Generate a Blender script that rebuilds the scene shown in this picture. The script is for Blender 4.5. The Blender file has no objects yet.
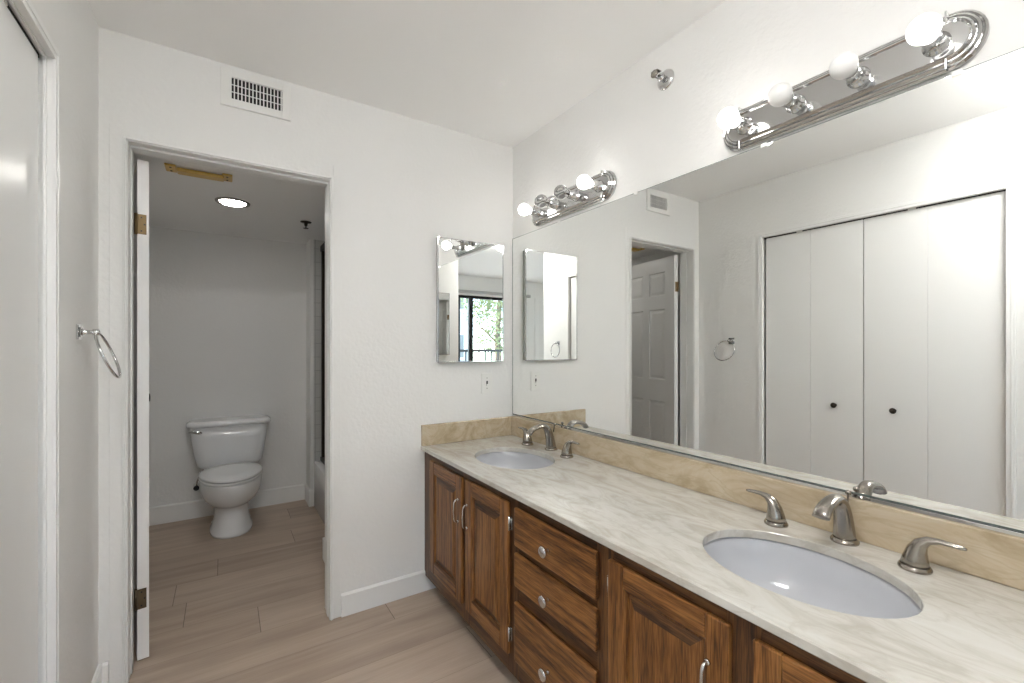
import bpy, bmesh, math, random
from mathutils import Vector, Matrix
random.seed(7)
PI = math.pi
S = bpy.context.scene
COL = S.collection

# ---------------------------------------------------------------- camera
cam_d = bpy.data.cameras.new('camera')
cam = bpy.data.objects.new('camera', cam_d)
COL.objects.link(cam)
CZ = 1.2666
cam.location = (0, 0, CZ)
cam.rotation_euler = (PI / 2, 0, -math.radians(32.9785))
cam_d.sensor_width = 36.0
cam_d.lens = 443.56 / 1024 * 36
cam_d.shift_y = (347.148 - 341.5) / 1024
cam_d.clip_start = 0.02
S.camera = cam

# ---------------------------------------------------------------- view, world, large lights
S.view_settings.view_transform = 'Standard'
S.view_settings.look = 'None'
S.view_settings.gamma = 1.0
S.view_settings.use_curve_mapping = False
S.view_settings.exposure = 1.27
S.cycles.max_bounces = 14
S.cycles.diffuse_bounces = 8
S.cycles.glossy_bounces = 8
S.cycles.sample_clamp_indirect = 0.0
S.cycles.caustics_reflective = True
S.cycles.use_denoising = True

world = bpy.data.worlds.new('world')
S.world = world
world.use_nodes = True
wn = world.node_tree.nodes
wl = world.node_tree.links
bg = wn['Background']
sky = wn.new('ShaderNodeTexSky')
sky.sky_type = 'HOSEK_WILKIE'
sky.turbidity = 3.0
sky.sun_direction = (0.5, -0.6, 0.62)
wl.new(sky.outputs[0], bg.inputs[0])
bg.inputs[1].default_value = 18.0


def area(name, loc, rot, sx, sy, power, color=(1, 1, 1), portal=False):
    d = bpy.data.lights.new(name, 'AREA')
    d.shape = 'RECTANGLE'
    d.size = sx
    d.size_y = sy
    d.energy = power
    d.color = color
    if portal:
        d.cycles.is_portal = True
    o = bpy.data.objects.new(name, d)
    o.location = loc
    o.rotation_euler = rot
    COL.objects.link(o)
    return o


sun_d = bpy.data.lights.new('sun', 'SUN')
sun_d.energy = 12.0
sun_d.angle = math.radians(1.0)
sun_d.color = (1.0, 0.96, 0.9)
sun_o = bpy.data.objects.new('sun', sun_d)
sun_o.rotation_euler = (math.radians(38), 0, math.radians(70))
COL.objects.link(sun_o)
# daylight of the bedroom's sliding door and of a second window added for more daylight (both in wall_bedroom_window)
area('daylight_sliding_door', (-1.005, -2.31, 1.07), (PI / 2, 0, 0), 1.31, 2.1, 1, portal=True)
area('daylight_added_window', (0.825, -2.31, 1.375), (PI / 2, 0, 0), 0.85, 1.25, 1, portal=True)
FILL_STRENGTH = 23.0        # emission of the unseen fill lamp added on the ceiling
BULB_LIT = 6.2
BULB_SOFT = 1.7
CAN_LENS = 20.0

# ---------------------------------------------------------------- calibrated dimensions (m)
YB, XM, XL = 2.1879, 1.4248, -0.3862
H = 2.44
ZC, ZSP = 0.7552, 0.8625
ZMB, ZMT = 0.8740, 1.9012
XF = 0.854
DL, DR, DT = -0.303, 0.410, 2.040
WT = 0.115                       # thickness of the door wall
YT, TZ = 4.04, 2.125             # toilet room far wall and ceiling

# ---------------------------------------------------------------- materials
def new_mat(name):
    m = bpy.data.materials.new(name)
    m.use_nodes = True
    nt = m.node_tree
    return m, nt.nodes, nt.links, nt.nodes['Principled BSDF']


def simple(name, col, rough=0.5, metal=0.0, spec=0.5, coat=0.0, emit=None, estr=0.0, trans=0.0, ior=1.45):
    m, n, l, b = new_mat(name)
    b.inputs['Base Color'].default_value = (*col, 1)
    b.inputs['Roughness'].default_value = rough
    b.inputs['Metallic'].default_value = metal
    b.inputs['Specular IOR Level'].default_value = spec
    b.inputs['Coat Weight'].default_value = coat
    b.inputs['Transmission Weight'].default_value = trans
    b.inputs['IOR'].default_value = ior
    if emit:
        b.inputs['Emission Color'].default_value = (*emit, 1)
        b.inputs['Emission Strength'].default_value = estr
    # slight procedural micro-variation of the roughness
    tc = n.new('ShaderNodeTexCoord')
    nz = n.new('ShaderNodeTexNoise')
    nz.inputs['Scale'].default_value = 9
    mr = n.new('ShaderNodeMapRange')
    mr.inputs['To Min'].default_value = max(0, rough * 0.9)
    mr.inputs['To Max'].default_value = min(1, rough * 1.1)
    l.new(tc.outputs['Object'], nz.inputs['Vector'])
    l.new(nz.outputs['Fac'], mr.inputs['Value'])
    l.new(mr.outputs['Result'], b.inputs['Roughness'])
    return m


def wall_paint(name, col, bump=0.12, scale=70):
    m, n, l, b = new_mat(name)
    b.inputs['Base Color'].default_value = (*col, 1)
    b.inputs['Roughness'].default_value = 0.6
    b.inputs['Specular IOR Level'].default_value = 0.25
    g = n.new('ShaderNodeNewGeometry')
    nz = n.new('ShaderNodeTexNoise')
    nz.inputs['Scale'].default_value = scale
    nz.inputs['Detail'].default_value = 3
    nz2 = n.new('ShaderNodeTexNoise')
    nz2.inputs['Scale'].default_value = scale * 0.25
    nz2.inputs['Detail'].default_value = 4
    mx = n.new('ShaderNodeMath')
    mx.operation = 'ADD'
    bp = n.new('ShaderNodeBump')
    bp.inputs['Strength'].default_value = bump
    bp.inputs['Distance'].default_value = 0.01
    l.new(g.outputs['Position'], nz.inputs['Vector'])
    l.new(g.outputs['Position'], nz2.inputs['Vector'])
    l.new(nz.outputs['Fac'], mx.inputs[0])
    l.new(nz2.outputs['Fac'], mx.inputs[1])
    l.new(mx.outputs[0], bp.inputs['Height'])
    l.new(bp.outputs['Normal'], b.inputs['Normal'])
    return m


def wood(name, axis, dark, mid, light):
    """oak with the grain running along one axis (0 x, 1 y, 2 z)"""
    m, n, l, b = new_mat(name)
    tc = n.new('ShaderNodeTexCoord')
    oi = n.new('ShaderNodeObjectInfo')
    off = n.new('ShaderNodeVectorMath')
    off.operation = 'MULTIPLY_ADD'
    comb = n.new('ShaderNodeCombineXYZ')
    for i in range(3):
        l.new(oi.outputs['Random'], comb.inputs[i])
    off.inputs[1].default_value = (3.1, 5.7, 4.3)
    l.new(comb.outputs[0], off.inputs[0])
    l.new(tc.outputs['Object'], off.inputs[2])
    mp = n.new('ShaderNodeMapping')
    sc = [1, 1, 1]
    sc[axis] = 0.055
    mp.inputs['Scale'].default_value = sc
    l.new(off.outputs[0], mp.inputs['Vector'])
    # slow warp gives cathedral figure
    warp = n.new('ShaderNodeTexNoise')
    warp.inputs['Scale'].default_value = 14
    warp.inputs['Detail'].default_value = 1
    l.new(mp.outputs[0], warp.inputs['Vector'])
    ring = n.new('ShaderNodeMath')
    ring.operation = 'MULTIPLY'
    ring.inputs[1].default_value = 7.0
    l.new(warp.outputs['Fac'], ring.inputs[0])
    frac = n.new('ShaderNodeMath')
    frac.operation = 'PINGPONG'
    frac.inputs[1].default_value = 0.5
    l.new(ring.outputs[0], frac.inputs[0])
    fine = n.new('ShaderNodeTexNoise')
    fine.inputs['Scale'].default_value = 330
    fine.inputs['Detail'].default_value = 3
    l.new(mp.outputs[0], fine.inputs['Vector'])
    med = n.new('ShaderNodeTexNoise')
    med.inputs['Scale'].default_value = 55
    med.inputs['Detail'].default_value = 4
    l.new(mp.outputs[0], med.inputs['Vector'])
    a1 = n.new('ShaderNodeMath'); a1.operation = 'MULTIPLY_ADD'
    a1.inputs[1].default_value = 0.7
    l.new(frac.outputs[0], a1.inputs[0])
    l.new(med.outputs['Fac'], a1.inputs[2])
    a2 = n.new('ShaderNodeMath'); a2.operation = 'MULTIPLY_ADD'
    a2.inputs[1].default_value = 1.4
    l.new(fine.outputs['Fac'], a2.inputs[0])
    l.new(a1.outputs[0], a2.inputs[2])
    mr = n.new('ShaderNodeMapRange')
    mr.inputs['From Min'].default_value = 0.95
    mr.inputs['From Max'].default_value = 1.70
    l.new(a2.outputs[0], mr.inputs['Value'])
    cr = n.new('ShaderNodeValToRGB')
    e = cr.color_ramp.elements
    e[0].position = 0.0; e[0].color = (*dark, 1)
    e[1].position = 1.0; e[1].color = (*light, 1)
    k = e.new(0.45); k.color = (*mid, 1)
    l.new(mr.outputs[0], cr.inputs[0])
    l.new(cr.outputs[0], b.inputs['Base Color'])
    b.inputs['Roughness'].default_value = 0.38
    bp = n.new('ShaderNodeBump')
    bp.inputs['Strength'].default_value = 0.12
    bp.inputs['Distance'].default_value = 0.002
    l.new(fine.outputs['Fac'], bp.inputs['Height'])
    l.new(bp.outputs[0], b.inputs['Normal'])
    return m


def stone(name, base, vein, pale, rough=0.16):
    m, n, l, b = new_mat(name)
    g = n.new('ShaderNodeNewGeometry')
    mp = n.new('ShaderNodeMapping')
    mp.inputs['Scale'].default_value = (2.6, 0.9, 2.6)
    mp.inputs['Rotation'].default_value = (0, 0, 0.25)
    l.new(g.outputs['Position'], mp.inputs['Vector'])
    n1 = n.new('ShaderNodeTexNoise')
    n1.inputs['Scale'].default_value = 4.5
    n1.inputs['Detail'].default_value = 8
    n1.inputs['Roughness'].default_value = 0.62
    n1.inputs['Distortion'].default_value = 1.4
    l.new(mp.outputs[0], n1.inputs['Vector'])
    cr = n.new('ShaderNodeValToRGB')
    e = cr.color_ramp.elements
    e[0].position = 0.36; e[0].color = (*vein, 1)
    e[1].position = 0.68; e[1].color = (*pale, 1)
    k = e.new(0.5); k.color = (*base, 1)
    l.new(n1.outputs['Fac'], cr.inputs[0])
    # thin darker veins
    n2 = n.new('ShaderNodeTexNoise')
    n2.inputs['Scale'].default_value = 3.2
    n2.inputs['Detail'].default_value = 6
    n2.inputs['Distortion'].default_value = 2.2
    l.new(mp.outputs[0], n2.inputs['Vector'])
    ab = n.new('ShaderNodeMath'); ab.operation = 'SUBTRACT'
    ab.inputs[1].default_value = 0.5
    l.new(n2.outputs['Fac'], ab.inputs[0])
    ab2 = n.new('ShaderNodeMath'); ab2.operation = 'ABSOLUTE'
    l.new(ab.outputs[0], ab2.inputs[0])
    mr = n.new('ShaderNodeMapRange')
    mr.inputs['From Min'].default_value = 0.0
    mr.inputs['From Max'].default_value = 0.035
    mr.inputs['To Min'].default_value = 0.45
    mr.inputs['To Max'].default_value = 0.0
    l.new(ab2.outputs[0], mr.inputs['Value'])
    mx = n.new('ShaderNodeMixRGB')
    mx.inputs[2].default_value = (*vein, 1)
    l.new(mr.outputs[0], mx.inputs[0])
    l.new(cr.outputs[0], mx.inputs[1])
    l.new(mx.outputs[0], b.inputs['Base Color'])
    b.inputs['Roughness'].default_value = rough
    return m


def floor_planks(name):
    m, n, l, b = new_mat(name)
    g = n.new('ShaderNodeNewGeometry')
    sp = n.new('ShaderNodeSeparateXYZ')
    l.new(g.outputs['Position'], sp.inputs[0])

    def M(op, a, c=None, d=None):
        k = n.new('ShaderNodeMath'); k.operation = op
        for i, v in enumerate((a, c, d)):
            if v is None:
                continue
            if isinstance(v, (int, float)):
                k.inputs[i].default_value = v
            else:
                l.new(v, k.inputs[i])
        return k.outputs[0]
    W, L = 0.2305, 1.52
    t = M('DIVIDE', M('SUBTRACT', sp.outputs[1], 2.03), W)
    row = M('FLOOR', t)
    fy = M('SUBTRACT', t, row)
    joint = M('ADD', M('ADD', M('MULTIPLY', M('MULTIPLY', row, row), 0.1185), M('MULTIPLY', row, -0.6485)), 0.667)
    s = M('DIVIDE', M('SUBTRACT', sp.outputs[0], joint), L)
    colm = M('FLOOR', s)
    fx = M('SUBTRACT', s, colm)
    ey = M('MULTIPLY', M('MINIMUM', fy, M('SUBTRACT', 1.0, fy)), W)
    ex = M('MULTIPLY', M('MINIMUM', fx, M('SUBTRACT', 1.0, fx)), L)
    seam_y = M('LESS_THAN', ey, 0.0010)
    seam_x = M('LESS_THAN', ex, 0.0014)
    seam = M('MAXIMUM', M('MULTIPLY', seam_y, 0.35), M('MULTIPLY', seam_x, 0.75))
    cx = n.new('ShaderNodeCombineXYZ')
    l.new(row, cx.inputs[0]); l.new(colm, cx.inputs[1])
    wnz = n.new('ShaderNodeTexWhiteNoise')
    l.new(cx.outputs[0], wnz.inputs['Vector'])
    # grain along x, shifted per plank
    vm = n.new('ShaderNodeVectorMath'); vm.operation = 'MULTIPLY_ADD'
    vm.inputs[1].default_value = (7, 7, 7)
    l.new(wnz.outputs['Color'], vm.inputs[0])
    l.new(g.outputs['Position'], vm.inputs[2])
    mp = n.new('ShaderNodeMapping')
    mp.inputs['Scale'].default_value = (0.9, 9, 9)
    l.new(vm.outputs[0], mp.inputs['Vector'])
    n1 = n.new('ShaderNodeTexNoise')
    n1.inputs['Scale'].default_value = 1.6; n1.inputs['Detail'].default_value = 5
    n1.inputs['Distortion'].default_value = 0.6
    l.new(mp.outputs[0], n1.inputs['Vector'])
    mp2 = n.new('ShaderNodeMapping')
    mp2.inputs['Scale'].default_value = (3, 90, 90)
    l.new(vm.outputs[0], mp2.inputs['Vector'])
    n2 = n.new('ShaderNodeTexNoise')
    n2.inputs['Scale'].default_value = 2.2; n2.inputs['Detail'].default_value = 3
    l.new(mp2.outputs[0], n2.inputs['Vector'])
    f = M('ADD', M('ADD', M('MULTIPLY', n1.outputs['Fac'], 0.75), M('MULTIPLY', n2.outputs['Fac'], 0.25)),
          M('MULTIPLY', M('SUBTRACT', wnz.outputs['Value'], 0.5), 0.22))
    cr = n.new('ShaderNodeValToRGB')
    e = cr.color_ramp.elements
    e[0].position = 0.3; e[0].color = (0.38, 0.296, 0.23, 1)
    e[1].position = 0.72; e[1].color = (0.56, 0.455, 0.365, 1)
    l.new(f, cr.inputs[0])
    mx = n.new('ShaderNodeMixRGB')
    mx.inputs[2].default_value = (0.06, 0.045, 0.035, 1)
    l.new(seam, mx.inputs[0]); l.new(cr.outputs[0], mx.inputs[1])
    l.new(mx.outputs[0], b.inputs['Base Color'])
    b.inputs['Roughness'].default_value = 0.42
    b.inputs['Specular IOR Level'].default_value = 0.35
    return m


def tile_mat(name):
    m, n, l, b = new_mat(name)
    g = n.new('ShaderNodeNewGeometry')
    sp = n.new('ShaderNodeSeparateXYZ')
    l.new(g.outputs['Position'], sp.inputs[0])
    cb = n.new('ShaderNodeCombineXYZ')
    ad = n.new('ShaderNodeMath'); ad.operation = 'ADD'
    l.new(sp.outputs[0], ad.inputs[0]); l.new(sp.outputs[1], ad.inputs[1])
    l.new(ad.outputs[0], cb.inputs[0]); l.new(sp.outputs[2], cb.inputs[1])
    br = n.new('ShaderNodeTexBrick')
    br.offset = 0.0
    br.inputs['Scale'].default_value = 1.0
    br.inputs['Brick Width'].default_value = 0.108
    br.inputs['Row Height'].default_value = 0.108
    br.inputs['Mortar Size'].default_value = 0.003
    br.inputs['Color1'].default_value = (0.62, 0.62, 0.60, 1)
    br.inputs['Color2'].default_value = (0.60, 0.60, 0.585, 1)
    br.inputs['Mortar'].default_value = (0.46, 0.46, 0.45, 1)
    l.new(cb.outputs[0], br.inputs['Vector'])
    l.new(br.outputs['Color'], b.inputs['Base Color'])
    b.inputs['Roughness'].default_value = 0.15
    return m


def foliage_mat(name):
    m, n, l, b = new_mat(name)
    g = n.new('ShaderNodeNewGeometry')
    nz = n.new('ShaderNodeTexNoise')
    nz.inputs['Scale'].default_value = 4
    nz.inputs['Detail'].default_value = 4
    cr = n.new('ShaderNodeValToRGB')
    e = cr.color_ramp.elements
    e[0].position = 0.3; e[0].color = (0.09, 0.12, 0.045, 1)
    e[1].position = 0.7; e[1].color = (0.34, 0.38, 0.20, 1)
    l.new(g.outputs['Position'], nz.inputs['Vector'])
    l.new(nz.outputs['Fac'], cr.inputs[0])
    l.new(cr.outputs[0], b.inputs['Base Color'])
    b.inputs['Roughness'].default_value = 0.6
    return m


WALL = wall_paint('white_textured_paint', (0.80, 0.795, 0.78), 0.16, 60)
CEIL = wall_paint('ceiling_paint', (0.91, 0.907, 0.897), 0.05, 40)
TRIM = simple('white_semigloss', (0.82, 0.818, 0.805), 0.32, spec=0.4)
DOORW = simple('white_door_paint', (0.80, 0.797, 0.785), 0.3, spec=0.4)
FLOOR = floor_planks('grey_brown_planks')
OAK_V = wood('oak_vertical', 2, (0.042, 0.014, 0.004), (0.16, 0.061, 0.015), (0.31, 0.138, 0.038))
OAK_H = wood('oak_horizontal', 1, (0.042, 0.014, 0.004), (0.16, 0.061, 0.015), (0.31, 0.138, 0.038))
OAK_SHADE_V = wood('oak_shaded_vertical', 2, (0.016, 0.006, 0.002), (0.065, 0.025, 0.008), (0.15, 0.065, 0.02))  # darker copy of the oak: shade on the face frame put into the colour
OAK_SHADE_H = wood('oak_shaded_horizontal', 1, (0.016, 0.006, 0.002), (0.065, 0.025, 0.008), (0.15, 0.065, 0.02))
DARKWOOD = simple('dark_toe_kick', (0.03, 0.015, 0.008), 0.6)
STONE = stone('cream_marble', (0.56, 0.54, 0.49), (0.46, 0.43, 0.375), (0.61, 0.60, 0.56))
STONE2 = stone('tan_marble', (0.52, 0.425, 0.30), (0.41, 0.325, 0.21), (0.58, 0.505, 0.385), 0.2)
CERAMIC = simple('white_ceramic', (0.83, 0.835, 0.84), 0.07, spec=0.55)
SINKC = simple('sink_ceramic', (0.53, 0.54, 0.57), 0.1, spec=0.5)
NICKEL = simple('brushed_nickel', (0.38, 0.35, 0.315), 0.22, metal=1)
SATIN = simple('satin_nickel', (0.62, 0.60, 0.57), 0.25, metal=1)
HINGEB = simple('worn_bronze', (0.13, 0.098, 0.06), 0.5, metal=0.6)
CHROME = simple('chrome', (0.66, 0.66, 0.66), 0.06, metal=1)
BARMETAL = simple('polished_fixture_metal', (0.60, 0.60, 0.595), 0.1, metal=1)
MIRROR = simple('silvered_glass', (0.93, 0.94, 0.925), 0.0, metal=1)
EDGE = simple('mirror_edge', (0.12, 0.15, 0.14), 0.2, spec=0.6)
BRASS = simple('aged_brass', (0.20, 0.135, 0.062), 0.5, metal=0.6)
BRONZE = simple('dark_bronze', (0.05, 0.04, 0.032), 0.4, metal=0.7)
GOLD = simple('yellowed_lacquer', (0.66, 0.44, 0.12), 0.35)
BLACK = simple('black_frame', (0.012, 0.012, 0.012), 0.4)
SLOT = simple('dark_void', (0.02, 0.02, 0.02), 0.8)
PLASTIC = simple('white_plastic', (0.80, 0.795, 0.77), 0.35)
LIT = simple('lit_bulb', (0.9, 0.9, 0.88), 0.4, emit=(1.0, 0.97, 0.92), estr=BULB_LIT)
SOFT = simple('led_bulb', (0.9, 0.9, 0.88), 0.4, emit=(1.0, 0.98, 0.95), estr=BULB_SOFT)
FROST = simple('frosted_bulb', (0.85, 0.85, 0.84), 0.35)
CLEAR = simple('clear_glass', (1, 1, 1), 0.0, trans=1.0, ior=1.07)
GLASS = simple('window_glass', (1, 1, 1), 0.0, trans=1.0, ior=1.01)
LENS = simple('can_lens', (0.85, 0.84, 0.82), 0.5, emit=(1.0, 0.97, 0.92), estr=CAN_LENS)
FILL_LAMP = simple('fill_lamp_diffuser', (0.9, 0.9, 0.9), 0.5, emit=(1.0, 0.99, 0.975), estr=FILL_STRENGTH)
TILE = tile_mat('white_shower_tile')
LEAF = foliage_mat('tree_foliage')
BARK = simple('bark', (0.16, 0.12, 0.09), 0.8)
STUCCO = simple('pale_stucco', (0.52, 0.50, 0.47), 0.8)
GREYPANEL = simple('grey_panel', (0.20, 0.20, 0.195), 0.4)
GREYFRAME = simple('grey_frame', (0.45, 0.45, 0.44), 0.4)
CONCRETE = simple('concrete', (0.40, 0.39, 0.37), 0.8)


# ---------------------------------------------------------------- mesh helpers
class MB:
    """collects shapes in world coordinates, then builds ONE mesh object"""
    def __init__(self):
        self.bm = bmesh.new()

    def box(self, a, c, bev=0.0, mi=0, seg=2):
        lo = [min(a[i], c[i]) for i in range(3)]
        hi = [max(a[i], c[i]) for i in range(3)]
        b = self.bm
        vs = [b.verts.new((x, y, z)) for x in (lo[0], hi[0]) for y in (lo[1], hi[1]) for z in (lo[2], hi[2])]
        q = [(0, 1, 3, 2), (4, 6, 7, 5), (0, 4, 5, 1), (2, 3, 7, 6), (0, 2, 6, 4), (1, 5, 7, 3)]
        fs = [b.faces.new([vs[i] for i in f]) for f in q]
        for f in fs:
            f.material_index = mi
        if bev > 0:
            es = list({e for f in fs for e in f.edges})
            r = bmesh.ops.bevel(b, geom=es, offset=bev, segments=seg, profile=0.5, affect='EDGES', clamp_overlap=True)
            for f in r['faces']:
                f.material_index = mi
        return self

    def loft(self, rings, mi=0, caps=(True, True), close=True, smooth=True):
        b = self.bm
        R = [[b.verts.new(p) for p in r] for r in rings]
        n = len(R[0])
        for i in range(len(R) - 1):
            for j in range(n if close else n - 1):
                k = (j + 1) % n
                f = b.faces.new((R[i][j], R[i][k], R[i + 1][k], R[i + 1][j]))
                f.material_index = mi
                f.smooth = smooth
        for c, r in ((caps[0], R[0]), (caps[1], R[-1])):
            if c:
                f = b.faces.new(r)
                f.material_index = mi
        return self

    def lathe(self, prof, origin, axis, n=28, mi=0, caps=(True, True), smooth=True):
        """prof: (radius, distance along axis)"""
        ax = Vector(axis).normalized()
        u = ax.orthogonal().normalized()
        v = ax.cross(u)
        o = Vector(origin)
        rings = [[o + ax * h + (u * math.cos(2 * PI * k / n) + v * math.sin(2 * PI * k / n)) * max(r, 1e-5)
                  for k in range(n)] for r, h in prof]
        return self.loft(rings, mi, caps, True, smooth)

    def tube(self, pts, rad, n=12, mi=0, flat=None, up=None, closed=False):
        """pts polyline; rad number or list; flat = list of (ru, rv) overrides"""
        P = [Vector(p) for p in pts]
        m = len(P)
        rings = []
        prev = None
        for i in range(m):
            if closed:
                t = (P[(i + 1) % m] - P[i - 1]).normalized()
            else:
                t = (P[min(i + 1, m - 1)] - P[max(i - 1, 0)]).normalized()
            if up is not None:
                v = Vector(up)
                u = t.cross(v).normalized()
                v = u.cross(t)
            else:
                if prev is None:
                    u = t.orthogonal().normalized()
                else:
                    u = (prev - t * prev.dot(t)).normalized()
                prev = u
                v = t.cross(u)
            if flat:
                ru, rv = flat[i]
            else:
                ru = rv = rad[i] if isinstance(rad, (list, tuple)) else rad
            rings.append([P[i] + u * (ru * math.cos(2 * PI * k / n)) + v * (rv * math.sin(2 * PI * k / n)) for k in range(n)])
        if closed:
            rings.append(rings[0])
            return self.loft(rings, mi, (False, False))
        return self.loft(rings, mi)

    def sphere(self, c, r, mi=0, n=24, m=14):
        prof = [(r * math.sin(PI * i / m), -r * math.cos(PI * i / m)) for i in range(m + 1)]
        return self.lathe(prof, c, (0, 0, 1), n, mi, (False, False))

    def rectring(self, plane_x, y0, y1, z0, z1):
        return [(plane_x, y0, z0), (plane_x, y1, z0), (plane_x, y1, z1), (plane_x, y0, z1)]

    def build(self, name, mats, parent=None, origin=None, label=None, weld=True):
        b = self.bm
        if weld:
            bmesh.ops.remove_doubles(b, verts=b.verts, dist=1e-6)
        bmesh.ops.recalc_face_normals(b, faces=b.faces)
        me = bpy.data.meshes.new(name)
        b.to_mesh(me)
        b.free()
        if not isinstance(mats, (list, tuple)):
            mats = [mats]
        for m in mats:
            me.materials.append(m)
        o = bpy.data.objects.new(name, me)
        COL.objects.link(o)
        if parent is not None:
            o.parent = parent
            w = parent.location.copy()
            q = parent.parent
            while q is not None:
                w += q.location
                q = q.parent
            me.transform(Matrix.Translation(-w))
        elif origin is not None:
            me.transform(Matrix.Translation(-Vector(origin)))
            o.location = origin
        if label:
            o['label'] = label
        return o


def tag(o, label, cat, group=None, kind=None):
    o['label'] = label
    o['category'] = cat
    if group:
        o['group'] = group
    if kind:
        o['kind'] = kind
    return o


def thing(name, loc, label, cat, group=None, kind=None):
    o = bpy.data.objects.new(name, None)
    o.empty_display_size = 0.05
    COL.objects.link(o)
    o.location = loc
    return tag(o, label, cat, group, kind)


def struct(name, mb, mats, label, cat, origin=None):
    return tag(mb.build(name, mats, None, origin), label, cat, kind='structure')


def bez(p0, p1, p2, p3, n):
    out = []
    for i in range(n + 1):
        t = i / n
        a = [(1 - t) ** 3 * p0[k] + 3 * t * (1 - t) ** 2 * p1[k] + 3 * t * t * (1 - t) * p2[k] + t ** 3 * p3[k] for k in range(3)]
        out.append(tuple(a))
    return out


# ================================================================ the room shell
BX0, BX1, BY0 = -2.60, XM, -2.20           # bedroom behind the camera
LEND = 0.05                                # near end of the left wall
CY0, CY1, CT = 0.492, 1.700, 2.064           # closet opening
mb = MB(); mb.box((-2.8, -2.4, -0.1), (1.6, 4.3, 0)); struct('floor', mb, FLOOR, 'grey brown wood plank floor running through both rooms', 'floor')
mb = MB(); mb.box((-2.8, -2.4, H), (1.6, YB + WT, H + 0.1)); struct('ceiling', mb, CEIL, 'white ceiling over the vanity area', 'ceiling')
# wall with the toilet room door
mb = MB()
mb.box((-0.72, YB, 0), (DL - 0.018, YB + WT, H))
mb.box((DR + 0.018, YB, 0), (XM + 0.1, YB + WT, H))
mb.box((DL - 0.018, YB, DT + 0.018), (DR + 0.018, YB + WT, H))
struct('wall_back', mb, WALL, 'white textured wall holding the toilet room doorway and the medicine cabinet', 'wall')
# mirror wall
mb = MB(); mb.box((XM, BY0, 0), (XM + 0.1, YB, H)); struct('wall_right', mb, WALL, 'white textured wall behind the long mirror', 'wall')
# left wall with closet opening
mb = MB()
mb.box((XL - 0.1, CY1, 0), (XL, YB, H))
mb.box((XL - 0.1, LEND, 0), (XL, CY0, H))
mb.box((XL - 0.1, CY0, CT), (XL, CY1, H))
struct('wall_left', mb, WALL, 'white textured wall around the folding closet doors', 'wall')
# closet inside
mb = MB()
mb.box((-1.15, CY0 - 0.3, 0), (-1.10, CY1 + 0.3, H))
mb.box((-1.10, CY0 - 0.35, 0), (XL - 0.1, CY0 - 0.3, H))
mb.box((-1.10, CY1 + 0.3, 0), (XL - 0.1, CY1 + 0.35, H))
struct('wall_closet', mb, WALL, 'white inside walls of the closet behind the folding doors', 'wall')
# bedroom behind the camera
mb = MB(); mb.box((BX0, LEND, 0), (XL - 0.1, LEND + 0.1, H)); struct('wall_bedroom_inner', mb, WALL, 'white bedroom wall running left from the end of the closet wall', 'wall')
mb = MB(); mb.box((BX0 - 0.1, BY0 - 0.1, 0), (BX0, LEND, H)); struct('wall_bedroom_side', mb, WALL, 'white side wall of the bedroom behind the camera', 'wall')
WX0, WX1, WZ1 = -1.66, -0.35, 2.12         # sliding glass door
VX0, VX1, VZ0, VZ1 = 0.40, 1.25, 0.75, 2.0   # second window, added to let in daylight
mb = MB()
y0, y1 = BY0 - 0.1, BY0
mb.box((BX0, y0, 0), (WX0, y1, H)); mb.box((WX0, y0, WZ1), (WX1, y1, H)); mb.box((WX1, y0, 0), (VX0, y1, H))
mb.box((VX0, y0, 0), (VX1, y1, VZ0)); mb.box((VX0, y0, VZ1), (VX1, y1, H)); mb.box((VX1, y0, 0), (XM, y1, H))
struct('wall_bedroom_window', mb, WALL, 'white bedroom wall with the sliding glass door', 'wall')


def window(name, x0, x1, z0, z1, label, mull):
    r = thing(name, ((x0 + x1) / 2, BY0 - 0.05, z0), label, 'window', kind='structure')
    f = MB(); t = 0.045
    f.box((x0, BY0 - 0.08, z0), (x0 + t, BY0 - 0.02, z1), 0.003); f.box((x1 - t, BY0 - 0.08, z0), (x1, BY0 - 0.02, z1), 0.003)
    f.box((x0 + t, BY0 - 0.08, z1 - t), (x1 - t, BY0 - 0.02, z1), 0.003); f.box((x0 + t, BY0 - 0.08, z0), (x1 - t, BY0 - 0.02, z0 + t), 0.003)
    for mx in mull:
        f.box((mx - 0.037, BY0 - 0.075, z0 + t), (mx + 0.037, BY0 - 0.025, z1 - t), 0.003)
    f.build('window_frame', BLACK, r)
    g = MB(); g.box((x0 + t, BY0 - 0.053, z0 + t), (x1 - t, BY0 - 0.049, z1 - t)); g.build('pane', GLASS, r)


window('window_1', WX0, WX1, 0.02, WZ1, 'black framed sliding glass door seen in the medicine cabinet mirror', [-0.60])
window('added_window', VX0, VX1, VZ0, VZ1, 'black framed window added behind the camera to let in daylight', [0.825])
mb = MB(); mb.box((WX0 - 0.1, BY0 + 0.001, WZ1 + 0.03), (WX1 + 0.12, BY0 + 0.05, WZ1 + 0.08), 0.006)
tag(mb.build('curtain_rail', GREYFRAME), 'grey curtain rail above the sliding glass door', 'curtain rail')
mb = MB(); mb.box((-1.96, BY0 + 0.0005, 0), (-1.88, BY0 + 0.015, 2.16), 0.003)
mb.box((-2.5, BY0 + 0.0005, 2.08), (-1.96, BY0 + 0.015, 2.16), 0.003)
struct('trim_5', mb, TRIM, 'white door casing on the bedroom wall seen in the mirrors', 'trim')
LX, LY = 0.12, 0.15
r = thing('fill_lamp', (LX, LY, H), 'round white flush fill lamp added to the bathroom ceiling above the camera', 'lamp')
mb = MB(); mb.lathe([(0.205, -0.0005), (0.205, -0.02), (0.195, -0.025)], (LX, LY, H), (0, 0, 1), 40); mb.build('base', PLASTIC, r)
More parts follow.
